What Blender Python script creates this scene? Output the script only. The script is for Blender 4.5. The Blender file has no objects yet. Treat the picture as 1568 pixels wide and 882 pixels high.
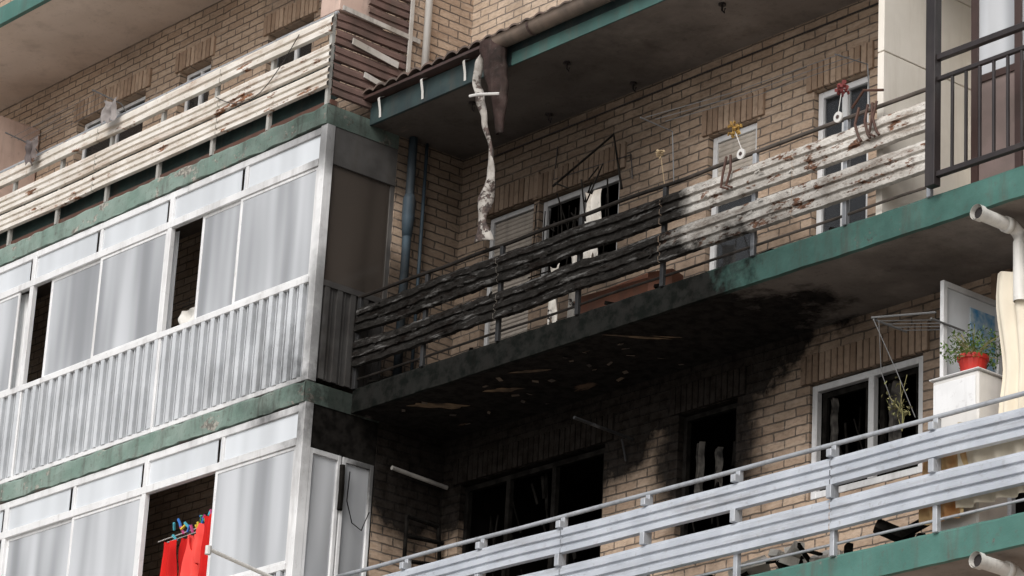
import bpy, math, random
from mathutils import Vector, Matrix, noise, Euler
random.seed(7)
R=random.random
def U(a,b): return a+(b-a)*R()
scn=bpy.context.scene
# ------------------------------------------------------------------ materials
SOOT=[ # centre, radii, weight
 ((2.5,-.75,-.1),(4.0,2.4,1.0),1.4),
 ((1.5,-.3,-.45),(2.6,1.3,1.0),1.2),
 ((3.2,-.7,-.2),(5.4,2.6,1.5),.62),
 ((0.15,-.45,-.5),(.9,1.0,1.1),1.2),
 ((1.5,-1.35,.55),(4.2,.55,1.3),1.35),
 ((1.3,-1.35,-.12),(3.9,.4,.5),1.3),
 ((.05,-1.2,.6),(.35,1.1,1.3),.8),
 ((.8,-.9,2.85),(3.8,1.7,.9),.62),
 ((.7,-.1,1.7),(3.3,.9,2.3),.68),  # middle wall: smoke stain, with some of its shadow put into the mask
 ((3.75,-.1,-.8),(1.0,.6,1.5),1.0),
 ((5.75,-.1,-.9),(.9,.4,1.0),.5),
 ((0.0,-1.3,2.5),(.6,1.0,.5),.8),
]
def N(nt,t,**k):
    n=nt.nodes.new(t)
    for a,b in k.items(): setattr(n,a,b)
    return n
def math_(nt,op,a,b=None,c=None,clamp=False):
    n=N(nt,'ShaderNodeMath',operation=op); n.use_clamp=clamp
    for i,v in enumerate((a,b,c)):
        if v is None: continue
        if isinstance(v,(int,float)): n.inputs[i].default_value=v
        else: nt.links.new(v,n.inputs[i])
    return n.outputs[0]
def mix(nt,f,a,b,mode='MIX'):
    n=N(nt,'ShaderNodeMix',data_type='RGBA',blend_type=mode); n.clamp_factor=True
    for s,v in ((n.inputs[0],f),(n.inputs[6],a),(n.inputs[7],b)):
        if isinstance(v,(int,float)): s.default_value=v
        elif isinstance(v,tuple): s.default_value=v if len(v)==4 else v+(1,)
        else: nt.links.new(v,s)
    return n.outputs[2]
def ramp(nt,v,lo,hi,smooth=True):
    n=N(nt,'ShaderNodeMapRange'); n.interpolation_type='SMOOTHSTEP' if smooth else 'LINEAR'
    nt.links.new(v,n.inputs[0]); n.inputs[1].default_value=lo; n.inputs[2].default_value=hi
    return n.outputs[0]
def pos(nt):
    return N(nt,'ShaderNodeNewGeometry').outputs['Position']
def noi(nt,scale,stretch=(1,1,1),detail=3,rough=.6,p=None,off=(0,0,0)):
    p=p or pos(nt)
    m=N(nt,'ShaderNodeMapping'); nt.links.new(p,m.inputs[0]); m.inputs['Scale'].default_value=stretch; m.inputs['Location'].default_value=off
    n=N(nt,'ShaderNodeTexNoise'); nt.links.new(m.outputs[0],n.inputs['Vector']); n.inputs['Scale'].default_value=scale
    n.inputs['Detail'].default_value=detail; n.inputs['Roughness'].default_value=rough
    return n.outputs['Fac']
grp=bpy.data.node_groups.new('soot_mask','ShaderNodeTree')
grp.interface.new_socket('Mask',in_out='OUTPUT',socket_type='NodeSocketFloat')
go=grp.nodes.new('NodeGroupOutput')
p=pos(grp); acc=None
nz=math_(grp,'MULTIPLY',math_(grp,'SUBTRACT',noi(grp,1.5,detail=6,rough=.66,p=p),.5),.85)
for c,r,w in SOOT:
    a=N(grp,'ShaderNodeVectorMath',operation='SUBTRACT'); grp.links.new(p,a.inputs[0]); a.inputs[1].default_value=c
    b=N(grp,'ShaderNodeVectorMath',operation='DIVIDE'); grp.links.new(a.outputs[0],b.inputs[0]); b.inputs[1].default_value=r
    l=N(grp,'ShaderNodeVectorMath',operation='LENGTH'); grp.links.new(b.outputs[0],l.inputs[0])
    v=math_(grp,'SUBTRACT',1.0,l.outputs['Value'])
    v=math_(grp,'ADD',v,nz)
    v=math_(grp,'MULTIPLY',ramp(grp,v,-.15,.52),w)
    acc=v if acc is None else math_(grp,'MAXIMUM',acc,v)
acc=math_(grp,'MINIMUM',acc,.985)
grp.links.new(acc,go.inputs[0])
def finish_color(nt,bs,col,soot,rough,spec=.4,ash=None,spall=None):
    bs.inputs['Specular IOR Level'].default_value=spec
    if soot:
        g=N(nt,'ShaderNodeGroup'); g.node_tree=grp
        f=math_(nt,'MULTIPLY',g.outputs[0],soot,clamp=True)
        fine=ramp(nt,noi(nt,9,detail=4,rough=.7),.35,.62)
        sc=mix(nt,fine,(.006,.0055,.005),(.016,.0145,.0135))
        if ash:
            sc=mix(nt,ramp(nt,noi(nt,5,(.6,1,4),detail=5,rough=.75,off=(1,4,4)),.54,.68),sc,ash)
        if spall:
            sc=mix(nt,ramp(nt,noi(nt,1.3,(.7,2.4,1),detail=6,rough=.66,off=(2,6,4)),.64,.70),sc,spall)
        col=mix(nt,f,col,sc)
        nt.links.new(math_(nt,'MULTIPLY',math_(nt,'SUBTRACT',1.0,f),spec),bs.inputs['Specular IOR Level'])
    nt.links.new(col,bs.inputs['Base Color'])
    bs.inputs['Roughness'].default_value=rough
def newmat(name):
    m=bpy.data.materials.new(name); m.use_nodes=True
    return m,m.node_tree,m.node_tree.nodes['Principled BSDF']
def mk(name,c1,c2=None,scale=3,rough=.7,metal=0,bump=.15,bscale=30,bdist=.01,soot=0,patch=None,pthr=.6,pscale=6,pstretch=(1,1,1),dirt=.25,dirtc=(.10,.085,.07),spec=.4,streak=True,ash=None,spall=None,dst=None):
    m,nt,bs=newmat(name)
    c2=c2 or tuple(x*.8 for x in c1)
    col=mix(nt,ramp(nt,noi(nt,scale,detail=2),.3,.7),c1,c2)
    if dirt:
        d=ramp(nt,noi(nt,2.2,dst or ((3,3,.35) if streak else (1,1,1)),detail=5,rough=.7),.48,.75)
        col=mix(nt,math_(nt,'MULTIPLY',d,dirt),col,dirtc)
        if dirt>.28:
            d2=ramp(nt,noi(nt,14,detail=3,rough=.75,off=(3,1,2)),.55,.75)
            col=mix(nt,math_(nt,'MULTIPLY',d2,dirt*.7),col,dirtc)
    if patch:
        q=ramp(nt,noi(nt,pscale,pstretch,detail=7,rough=.72,off=(7,2,5)),pthr,pthr+.05)
        pc=mix(nt,ramp(nt,noi(nt,25,detail=1),.35,.65),patch,tuple(x*.4 for x in patch))
        col=mix(nt,q,col,pc)
    finish_color(nt,bs,col,soot,rough,spec,ash,spall)
    bs.inputs['Metallic'].default_value=metal
    if bump>=.1:
        b=N(nt,'ShaderNodeBump'); b.inputs['Strength'].default_value=bump; b.inputs['Distance'].default_value=bdist
        nt.links.new(noi(nt,bscale,detail=2),b.inputs['Height']); nt.links.new(b.outputs[0],bs.inputs['Normal'])
    return m
def mk_brick(name,c1,c2,mortar,soot=1,tint=(1,1,1)):
    m,nt,bs=newmat(name)
    g=N(nt,'ShaderNodeNewGeometry')
    sp=N(nt,'ShaderNodeSeparateXYZ'); nt.links.new(g.outputs['Position'],sp.inputs[0])
    sn=N(nt,'ShaderNodeSeparateXYZ'); nt.links.new(g.outputs['True Normal'],sn.inputs[0])
    isx=math_(nt,'GREATER_THAN',math_(nt,'ABSOLUTE',sn.outputs[0]),.5)
    u=math_(nt,'ADD',math_(nt,'MULTIPLY',sp.outputs[1],isx),math_(nt,'MULTIPLY',sp.outputs[0],math_(nt,'SUBTRACT',1.0,isx)))
    wob=math_(nt,'MULTIPLY',math_(nt,'SUBTRACT',noi(nt,6,detail=3),.5),.024)
    wob2=math_(nt,'MULTIPLY',math_(nt,'SUBTRACT',noi(nt,5,detail=2,off=(8,3,1)),.5),.06)
    cb=N(nt,'ShaderNodeCombineXYZ'); nt.links.new(math_(nt,'ADD',u,wob2),cb.inputs[0]); nt.links.new(math_(nt,'ADD',sp.outputs[2],wob),cb.inputs[1])
    br=N(nt,'ShaderNodeTexBrick'); nt.links.new(cb.outputs[0],br.inputs['Vector'])
    br.inputs['Scale'].default_value=1; br.inputs['Brick Width'].default_value=.27; br.inputs['Row Height'].default_value=.088
    br.inputs['Mortar Size'].default_value=.0085; br.inputs['Mortar Smooth'].default_value=.4; br.inputs['Bias'].default_value=-.1
    br.inputs['Color1'].default_value=c1+(1,); br.inputs['Color2'].default_value=c2+(1,); br.inputs['Mortar'].default_value=mortar+(1,)
    col=mix(nt,math_(nt,'MULTIPLY',ramp(nt,noi(nt,18,(1,1,2.2),detail=5),.4,.75),.45),br.outputs['Color'],tuple(x*.5 for x in c2))
    col=mix(nt,math_(nt,'MULTIPLY',ramp(nt,noi(nt,8,(.5,.5,3),detail=2,off=(5,5,5)),.5,.72),.4),col,(.66,.53,.42))
    col=mix(nt,math_(nt,'MULTIPLY',ramp(nt,noi(nt,.9,(1,1,.6),detail=5),.42,.8),.5),col,(.14,.11,.09))
    finish_color(nt,bs,col,soot,.9,.2)
    h=math_(nt,'ADD',math_(nt,'SUBTRACT',1.0,br.outputs['Fac']),math_(nt,'MULTIPLY',noi(nt,45,detail=2),.4))
    b=N(nt,'ShaderNodeBump'); b.inputs['Strength'].default_value=1; b.inputs['Distance'].default_value=.015
    nt.links.new(h,b.inputs['Height']); nt.links.new(b.outputs[0],bs.inputs['Normal'])
    return m
def mk_island(name,c1,c2,soot=1):
    m,nt,bs=newmat(name)
    g=N(nt,'ShaderNodeNewGeometry')
    col=mix(nt,g.outputs['Random Per Island'],c1,c2)
    col=mix(nt,math_(nt,'MULTIPLY',ramp(nt,noi(nt,16,detail=4),.45,.75),.4),col,(.12,.09,.07))
    finish_color(nt,bs,col,soot,.9,.2)
    return m
def mk_glass(name,tint=(.9,.93,.94),trans=.55,body=(.5,.53,.55),rough=.03,ior=1.6,dirt=.06):
    m,nt,bs=newmat(name); nt.nodes.remove(bs); out=nt.nodes['Material Output']
    tr=N(nt,'ShaderNodeBsdfTransparent'); tr.inputs[0].default_value=tint+(1,)
    df=N(nt,'ShaderNodeBsdfDiffuse'); df.inputs[0].default_value=body+(1,)
    gl=N(nt,'ShaderNodeBsdfGlossy'); gl.inputs['Roughness'].default_value=rough; gl.inputs[0].default_value=(.95,.96,.98,1)
    fr=N(nt,'ShaderNodeFresnel'); fr.inputs[0].default_value=ior
    a=N(nt,'ShaderNodeMixShader'); nt.links.new(df.outputs[0],a.inputs[1]); nt.links.new(tr.outputs[0],a.inputs[2])
    d=math_(nt,'MULTIPLY',ramp(nt,noi(nt,1.0,(2.2,2.2,.22),detail=2,rough=.5),.3,.7),dirt)  # body share varied in streaks to imitate reflections, light gradient and curtain folds
    nt.links.new(math_(nt,'SUBTRACT',trans,d,clamp=True),a.inputs[0])
    b=N(nt,'ShaderNodeMixShader'); nt.links.new(fr.outputs[0],b.inputs[0]); nt.links.new(a.outputs[0],b.inputs[1]); nt.links.new(gl.outputs[0],b.inputs[2])
    nt.links.new(b.outputs[0],out.inputs[0])
    return m
BR=mk_brick('tan_brick',(.56,.42,.31),(.42,.30,.215),(.155,.13,.11))
BRL=mk_brick('tan_brick_upper',(.62,.485,.37),(.50,.38,.28),(.22,.19,.165),soot=0)
SOLD=mk_island('soldier_brick',(.51,.375,.275),(.34,.235,.165))
MORT=mk('mortar',(.11,.095,.08),soot=1)
SOF=mk('painted_soffit',(.36,.315,.28),(.25,.215,.19),scale=1.2,rough=.9,bump=.3,bscale=18,soot=1,patch=(.26,.18,.12),pthr=.66,pscale=1.6,dirt=.5,streak=False,spall=(.10,.066,.045))
SOFU=mk('upper_soffit',(.80,.67,.57),(.70,.57,.47),scale=.9,rough=.9,bump=.2,soot=0,dirt=.3,streak=False,dirtc=(.3,.22,.17))
EDGE=mk('green_slab_paint',(.085,.205,.175),(.06,.155,.13),scale=2.5,rough=.6,bump=.3,bscale=22,soot=1,patch=(.20,.19,.17),pthr=.63,pscale=4,dirt=.55)
EDGEL=mk('weathered_slab_edge',(.25,.32,.28),(.17,.25,.21),scale=2.2,rough=.8,bump=.5,bscale=16,soot=.9,patch=(.40,.38,.33),pthr=.57,pscale=3,pstretch=(1,1,1.5),dirt=.8,dirtc=(.08,.07,.06))
CONC=mk('concrete',(.36,.34,.31),(.26,.24,.22),rough=.9,soot=1)
WHITE=mk('white_aluminium',(.82,.82,.82),(.74,.74,.74),rough=.4,bump=.03,soot=.9,dirt=.35,dirtc=(.25,.22,.2))
RIB=mk('shade_toned_aluminium_sheet',(.26,.27,.29),(.18,.19,.20),rough=.5,metal=.1,bump=.03,soot=.9,dirt=.35,dirtc=(.12,.11,.10))  # backing darker than the ribs: shading between them put into the colour
RAILU=mk('rusty_white_slats',(.80,.76,.70),(.66,.61,.54),rough=.6,bump=.15,patch=(.30,.13,.06),pthr=.585,pscale=3.2,pstretch=(.6,1,2.2),dirt=.65,dirtc=(.32,.19,.10),dst=(.5,1,4))
RAILM=mk('flaking_burnt_slats',(.70,.67,.62),(.54,.50,.45),rough=.75,bump=.9,bscale=26,bdist=.02,soot=1,patch=(.24,.115,.065),pthr=.54,pscale=5.5,pstretch=(.8,1,2.0),dirt=.8,dirtc=(.20,.14,.10),ash=(.12,.117,.113),dst=(.6,1,4.5))
RAILD=mk('aluminium_slats',(.60,.63,.68),(.49,.52,.57),rough=.4,metal=.25,bump=.05,dirt=.5,dirtc=(.24,.22,.21),dst=(.4,1,4))
RAILP=mk('galvanised_rail',(.50,.52,.55),(.40,.42,.45),rough=.45,metal=.3,soot=.95,dirt=.4)
DARKR=mk('dark_rail',(.06,.05,.045),(.03,.025,.025),rough=.6,soot=.9,spec=.2)
BLACKM=mk('black_iron',(.035,.028,.028),(.02,.016,.016),rough=.45)
BROWNM=mk('brown_frame',(.07,.04,.035),(.05,.03,.025),rough=.45)
BROWNS=mk('brown_slats',(.17,.105,.09),(.10,.065,.055),rough=.7,patch=(.42,.34,.28),pthr=.64,pscale=5,pstretch=(1,.5,2),dirt=.5)
CREAM=mk('cream_render',(.84,.79,.71),(.78,.73,.65),rough=.85,bump=.1,dirt=.2,dirtc=(.4,.33,.25))
PINK=mk('pink_render',(.60,.45,.38),(.52,.38,.32),rough=.9,bump=.2,dirt=.3)
CHAR=mk('charred_interior',(.008,.007,.007),(.014,.012,.011),scale=6,rough=.95,bump=0,dirt=0,spec=.02)
CHARF=mk('charred_frame',(.006,.0055,.005),(.016,.0145,.013),scale=9,rough=1,bump=.4,dirt=0,spec=.0)
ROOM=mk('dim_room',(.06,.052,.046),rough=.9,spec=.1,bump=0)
CURT=mk('curtain_white',(.88,.88,.88),(.83,.83,.83),rough=.9,bump=0,dirt=.05)
GLASS=mk_glass('window_glass',trans=.68,body=(.84,.86,.89),rough=.04,ior=1.75,dirt=.40)  # pale body stands in for sky reflected in the panes and white blinds
GLASSF=mk_glass('obscured_glass',trans=.26,body=(.76,.79,.82),rough=.12,dirt=.2)
GLASSD=mk_glass('smoked_glass',tint=(.4,.35,.3),trans=.75,body=(.12,.10,.085),rough=.10,dirt=.3)
GLASSK=mk_glass('dark_glass',tint=(.6,.6,.6),trans=.93,body=(.2,.2,.2),ior=1.4)
SHUT=mk('roller_shutter',(.60,.54,.47),(.50,.44,.38),rough=.6,soot=.9,dirt=.5)
BLUE=mk('blue_downpipe',(.055,.088,.115),(.032,.055,.075),rough=.6,soot=.8,dirt=.5)
PVC=mk('pvc_pipe',(.78,.76,.72),(.68,.66,.62),rough=.4,bump=.02,dirt=.3)
TILE=mk('roof_tile',(.16,.11,.09),(.09,.07,.06),scale=7,rough=.9,bump=.4,dirt=.5)
GUT=mk('brown_gutter',(.24,.18,.14),(.14,.11,.09),scale=3,rough=.6,soot=.3,dirt=.5,patch=(.55,.48,.40),pthr=.62,pscale=2)
GUTD=mk('burnt_gutter',(.060,.038,.034),(.02,.015,.013),scale=5,rough=.75,bump=.5,spec=.12,dirt=.4,dirtc=(.15,.125,.11))
STRIP=mk('melted_strip',(.48,.45,.41),(.26,.235,.21),scale=6,rough=.7,bump=.4,patch=(.10,.07,.06),pthr=.50,pscale=4,dirt=.7)
FASC=mk('fascia_board',(.05,.085,.085),(.03,.05,.055),rough=.6,soot=.5,dirt=.5)
FASCG=mk('green_fascia',(.06,.14,.125),(.045,.10,.09),rough=.6,dirt=.5)
RED=mk('red_cloth',(.60,.022,.018),(.45,.015,.015),rough=.95,bump=.1,dirt=0,spec=.1)
CORAL=mk('coral_cloth',(.85,.10,.08),(.75,.08,.07),rough=.95,bump=.1,dirt=0,spec=.1)
CLOTHW=mk('white_cloth',(.72,.70,.66),(.55,.52,.47),rough=.95,bump=.3,dirt=.3)
TATTER=mk('tattered_blind',(.70,.67,.62),(.42,.38,.33),rough=.95,bump=.4,patch=(.05,.04,.035),pthr=.57,pscale=7,dirt=.5)
BEIGE=mk('beige_curtain',(.80,.73,.60),(.72,.65,.53),rough=.95,dirt=.1)
ORANGE=mk('orange_blanket',(.50,.22,.08),(.70,.52,.28),scale=6,rough=.95,dirt=.3)
WOOD=mk('reddish_board',(.24,.10,.06),(.17,.07,.045),rough=.7,dirt=.5,soot=.1)
LEAF=mk_island('leaf',(.13,.22,.05),(.06,.12,.02),soot=0)
LEAFD=mk_island('dry_leaf',(.28,.25,.12),(.16,.17,.07),soot=0)
POT=mk('red_pot',(.55,.03,.02),rough=.4,dirt=.1)
YEL=mk('yellow_petals',(.60,.38,.10),(.40,.24,.07),dirt=.3)
TAN=mk('tan_petals',(.40,.30,.18),(.25,.18,.10),dirt=.3)
REDF=mk('red_petals',(.33,.05,.04),(.16,.03,.03),dirt=.3)
CHINA=mk('white_ceramic',(.74,.72,.69),rough=.3,dirt=.1)
ASPH=mk('asphalt',(.09,.09,.088),(.06,.06,.06),rough=.95,bump=0)
PAVE=mk('pavement',(.46,.43,.40),(.38,.36,.33),rough=.95,bump=0)
PEGS=[mk('peg_%d'%i,c,dirt=0,bump=0) for i,c in enumerate([(.05,.2,.6),(.7,.5,.05),(.1,.45,.2),(.65,.1,.3),(.1,.5,.6)])]
POSTER=mk('poster',(.05,.25,.5),(.5,.6,.65),scale=9,dirt=0)
# ------------------------------------------------------------------ geometry helper
class G:
    def __init__(s): s.v=[];s.f=[]
    def add(s,vs,fs):
        n=len(s.v); s.v+=[tuple(v) for v in vs]; s.f+=[tuple(i+n for i in f) for f in fs]; return s
    def box(s,x0,x1,y0,y1,z0,z1,M=None):
        vs=[Vector(t) for t in ((x0,y0,z0),(x1,y0,z0),(x1,y1,z0),(x0,y1,z0),(x0,y0,z1),(x1,y0,z1),(x1,y1,z1),(x0,y1,z1))]
        if M: vs=[M@v for v in vs]
        return s.add(vs,[(0,3,2,1),(4,5,6,7),(0,1,5,4),(1,2,6,5),(2,3,7,6),(3,0,4,7)])
    def obox(s,c,size,rot=(0,0,0)):
        M=Matrix.Translation(c)@Euler(rot).to_matrix().to_4x4(); a,b,d=[q/2 for q in size]
        return s.box(-a,a,-b,b,-d,d,M)
    def tube(s,pts,r,n=8,cap=True):
        pts=[Vector(p) for p in pts]; rs=r if isinstance(r,(list,tuple)) else [r]*len(pts)
        vs=[];fs=[]
        for i,p in enumerate(pts):
            t=(pts[min(i+1,len(pts)-1)]-pts[max(i-1,0)]).normalized()
            a=t.cross(Vector((0,0,1)) if abs(t.z)<.9 else Vector((1,0,0))).normalized(); b=t.cross(a)
            for k in range(n):
                an=2*math.pi*k/n; vs.append(p+a*math.cos(an)*rs[i]+b*math.sin(an)*rs[i])
        for i in range(len(pts)-1):
            for k in range(n):
                fs.append((i*n+k,i*n+(k+1)%n,(i+1)*n+(k+1)%n,(i+1)*n+k))
        if cap: fs.append(tuple(range(n))[::-1]); fs.append(tuple((len(pts)-1)*n+k for k in range(n)))
        return s.add(vs,fs)
    def ext(s,prof,x0,x1,seg=1,disp=None,axis='x'):
        vs=[];fs=[];m=len(prof)
        for i in range(seg+1):
            x=x0+(x1-x0)*i/seg
            for (y,z) in prof:
                v=Vector((x,y,z)) if axis=='x' else Vector((y,x,z))
                if disp: v=v+disp(v)
                vs.append(v)
        for i in range(seg):
            for k in range(m-1):
                fs.append((i*m+k,(i+1)*m+k,(i+1)*m+k+1,i*m+k+1))
        return s.add(vs,fs)
    def sheet(s,fn,nu,nv):
        vs=[fn(i/nu,j/nv) for j in range(nv+1) for i in range(nu+1)]
        fs=[(j*(nu+1)+i,j*(nu+1)+i+1,(j+1)*(nu+1)+i+1,(j+1)*(nu+1)+i) for j in range(nv) for i in range(nu)]
        return s.add(vs,fs)
    def done(s,name,mat,parent=None,bevel=0,smooth=False):
        me=bpy.data.meshes.new(name); me.from_pydata(s.v,[],s.f); me.validate(); me.update()
        me.materials.append(mat)
        o=bpy.data.objects.new(name,me); scn.collection.objects.link(o)
        if parent: o.parent=parent
        if smooth:
            for p in me.polygons: p.use_smooth=True
        if bevel:
            b=o.modifiers.new('b','BEVEL'); b.width=bevel; b.segments=1; b.limit_method='ANGLE'
        return o
def empty(name,parent=None):
    o=bpy.data.objects.new(name,None); scn.collection.objects.link(o); o.empty_display_size=.2
    if parent: o.parent=parent
    return o
BLD=empty('apartment_building')
# ------------------------------------------------------------------ walls
def wall_x(name,x0,x1,z0,z1,y,ops,mat,depth=.14):
    xs=sorted({x0,x1,*[o[0] for o in ops],*[o[1] for o in ops]}); zs=sorted({z0,z1,*[o[2] for o in ops],*[o[3] for o in ops]})
    g=G()
    for i in range(len(xs)-1):
        for j in range(len(zs)-1):
            cx=(xs[i]+xs[i+1])/2; cz=(zs[j]+zs[j+1])/2
            if any(o[0]<cx<o[1] and o[2]<cz<o[3] for o in ops): continue
            g.add([(xs[i],y,zs[j]),(xs[i+1],y,zs[j]),(xs[i+1],y,zs[j+1]),(xs[i],y,zs[j+1])],[(0,1,2,3)])
    for a,b,c,d in ops:
        g.add([(a,y,c),(a,y+depth,c),(a,y+depth,d),(a,y,d)],[(0,1,2,3)])
        g.add([(b,y,c),(b,y+depth,c),(b,y+depth,d),(b,y,d)],[(3,2,1,0)])
        g.add([(a,y,d),(b,y,d),(b,y+depth,d),(a,y+depth,d)],[(0,1,2,3)])
        g.add([(a,y,c),(b,y,c),(b,y+depth,c),(a,y+depth,c)],[(3,2,1,0)])
    return g.done(name,mat,BLD)
def room(x0,x1,y0,y1,z0,z1,mat,name='room_interior'):
    g=G(); v=[(x0,y0,z0),(x1,y0,z0),(x1,y1,z0),(x0,y1,z0),(x0,y0,z1),(x1,y0,z1),(x1,y1,z1),(x0,y1,z1)]
    g.add(v,[(0,1,2,3),(4,7,6,5),(1,5,6,2),(2,6,7,3),(3,7,4,0)]); return g.done(name,mat,BLD)
YW=-.1; YL=-.95
o_mid=[(.43,1.16,.04,2.08),(1.24,2.42,.95,2.05),(3.64,4.28,.04,2.05),(5.0,5.68,.04,2.1)]
o_low=[(.28,2.38,-2.76,-.70),(3.37,4.13,-1.85,-.63),(5.03,6.35,-1.76,-.71),(7.22,8.3,-2.76,-.46),(9.5,10.8,-1.8,-.7)]
wall_x('main_brick_wall',0,14,-11.2,2.83,YW,o_mid+o_low,BR)
wall_x('upper_brick_wall',.0,14,3.0,8,YW,[(5,6,4.2,5.6),(9,10,4.2,5.6)],BRL)
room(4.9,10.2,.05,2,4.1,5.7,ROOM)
o_ul=[(-6.2,-4.8,3.6,4.79),(-4.13,-3.52,3.6,4.79),(-2.46,-1.64,3.6,4.72),(-12,-10.5,3.6,4.79)]
o_l0=[(-2.9,-1.9,.04,2.1),(-5.5,-4.3,.9,2.1),(-9,-8,.04,2.1)]
o_l1=[(-1.9,-.9,-2.86,-.8),(-5.5,-4.3,-2.0,-.8),(-9,-8,-2.86,-.8)]
wall_x('left_brick_wall',-14,0,-11.2,8,YL,o_ul+o_l0+o_l1,BR)
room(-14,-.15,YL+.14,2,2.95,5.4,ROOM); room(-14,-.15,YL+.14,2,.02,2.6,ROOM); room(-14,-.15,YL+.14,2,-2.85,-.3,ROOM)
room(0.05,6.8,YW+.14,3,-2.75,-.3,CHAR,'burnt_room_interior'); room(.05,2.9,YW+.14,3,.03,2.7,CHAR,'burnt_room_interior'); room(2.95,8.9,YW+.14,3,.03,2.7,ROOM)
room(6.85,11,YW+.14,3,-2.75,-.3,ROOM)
g=G(); g.add([(0,YL,-11.2),(0,YW,-11.2),(0,YW,8),(0,YL,8)],[(0,1,2,3)]); g.done('side_brick_wall',BR,BLD)
g=G(); g.box(-14,14,3.05,9,-11.2,8.2); g.box(-14,14,-.0,3.05,8,8.2); g.box(-14,14,.05,3.05,2.72,2.95);g.box(-14,14,.05,3.05,-.28,.015); g.box(-14,14,.05,3.05,-11.2,-2.8);g.box(13.9,14,.04,3.05,-2.8,8);g.box(-14,-13.9,.04,3.05,-2.8,8); g.done('building_core',CONC,BLD)
def soldier(x0,x1,z0,h,y,name='window_lintel'):
    g=G(); x=x0
    while x<x1-.03:
        j=U(-.004,.004); g.box(x+.006,x+.068,y-.032+j,y+.03,z0+U(0,.008),z0+h-U(0,.008)); x+=.075
    g.done(name,SOLD,BLD,bevel=.005)
    g=G(); g.box(x0+.008,x-.008,y-.012,y+.02,z0+.008,z0+h-.008); g.done(name+'_mortar',MORT,BLD)
for a,b,c,d in o_mid: soldier(a-.08,b+.08,d+.002,.27,YW)
for a,b,c,d in o_low: soldier(a-.1,b+.1,d+.002,.27,YW)
for a,b,c,d in o_ul: soldier(a-.08,b+.08,d+.002,.24,YL)
for a,b,c,d in o_l0: soldier(a-.08,b+.08,d+.002,.24,YL)
# ------------------------------------------------------------------ windows
def frame(g,x0,x1,z0,z1,y,w=.05,d=.05,mull=()):
    g.box(x0,x0+w,y,y+d,z0,z1); g.box(x1-w,x1,y,y+d,z0,z1)
    g.box(x0+w,x1-w,y,y+d,z0,z0+w); g.box(x0+w,x1-w,y,y+d,z1-w,z1)
    for m in mull: g.box(m-w*.55,m+w*.55,y-.004,y+d-.004,z0+w,z1-w)
def shutter(g,x0,x1,z0,z1,y):
    n=int((z1-z0)/.045); pr=[]
    for i in range(n):
        z=z0+(z1-z0)*i/n; h=(z1-z0)/n; pr+=[(y+.006,z),(y-.004,z+h*.3),(y-.004,z+h*.75),(y+.006,z+h*.98)]
    g.ext(pr,x0,x1)
fr=G();gl=G();sh=G();cu=G()
y=YW+.05
frame(fr,.44,1.15,.05,2.07,y,.05,.05,()); shutter(sh,.49,1.10,.1,2.02,y+.03)
frame(fr,1.25,2.41,.96,2.04,y,.06,.05,(1.83,))
frame(fr,3.65,4.27,.05,2.04,y,.06,.05,()); shutter(sh,3.71,4.21,1.35,1.98,y+.02); gl.box(3.71,4.21,y+.03,y+.034,.11,1.35)
frame(fr,5.01,5.67,.05,2.09,y,.06,.05,(5.34,)); gl.box(5.07,5.61,y+.03,y+.034,.11,2.03)
def curtain(g,x0,x1,z0,z1,y,amp=.025,fold=9,ax='x'):
    ph=U(0,6)
    def fn(u,v):
        a=x0+(x1-x0)*u; b=y+amp*(math.sin(u*fold*6.28+math.sin(v*3)*.6+ph)+.5*math.sin(u*fold*2.6*6.28+ph))*(0.6+.4*(1-v))
        return (a,b,z0+(z1-z0)*v) if ax=='x' else (b,a,z0+(z1-z0)*v)
    g.sheet(fn,max(16,int(fold*18)),6)
curtain(cu,5.35,5.62,.1,2.0,y+.12,.02,5); curtain(cu,3.7,4.2,.1,1.5,y+.12,.02,6)
for a,b,c,d in o_ul:
    frame(fr,a+.01,b-.01,c+.01,d-.01,YL+.09,.04,.04,((a+b)/2,)); gl.box(a+.05,b-.05,YL+.11,YL+.114,c+.06,d-.06)
for a,b,c,d in o_l0+o_l1:
    frame(fr,a+.01,b-.01,c+.01,d-.01,YL+.05,.05,.05,((a+b)/2,)); gl.box(a+.06,b-.06,YL+.08,YL+.084,c+.06,d-.06)
frame(fr,5.04,6.34,-1.75,-.72,y-.03,.06,.06,(5.74,))
fr.done('window_frames',WHITE,BLD,bevel=.004); gl.done('window_panes',GLASSK,BLD); sh.done('roller_shutters',SHUT,BLD); cu.done('inner_curtains',CURT,BLD,smooth=True)
g=G()
frame(g,.3,2.36,-2.74,-.72,y,.05,.05,(.95,1.62)); frame(g,3.39,4.11,-1.83,-.65,y,.045,.05,())
frame(g,5.12,5.68,-1.7,-.79,y+.02,.05,.03); frame(g,5.8,6.26,-1.7,-.79,y+.02,.05,.03)
for k in range(46):
    x=random.choice([U(.4,2.3),U(.4,2.3),U(3.45,4.05),U(5.2,6.2)]); z=U(-1.8,-.85); h=U(.1,.6)
    g.obox((x,y+U(.02,.35),z),(U(.008,.04),.01,h),(U(-.3,.3),U(-.4,.4),0))
g.done('charred_window_frame',CHARF,BLD)
g=G()
for (xa,xb,za,zb) in ((5.86,6.0,-1.5,-.84),(3.5,3.6,-1.5,-.9),(3.75,3.84,-1.35,-1.0),(5.18,5.26,-1.6,-.84)):
    def fn(u,v,xa=xa,xb=xb,za=za,zb=zb): return (xa+(xb-xa)*u+.03*noise.noise(Vector((v*5,xa,0))),y+.06+.02*math.sin(u*9),zb-(zb-za)*(1-v)*(1+.35*noise.noise(Vector((u*6,xa,2)))))
    g.sheet(fn,12,10)
g.done('scorched_curtain_remains',mk('scorched_fabric',(.09,.083,.075),(.02,.019,.018),scale=9,rough=.95,dirt=.4,spec=.05),BLD)
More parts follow.
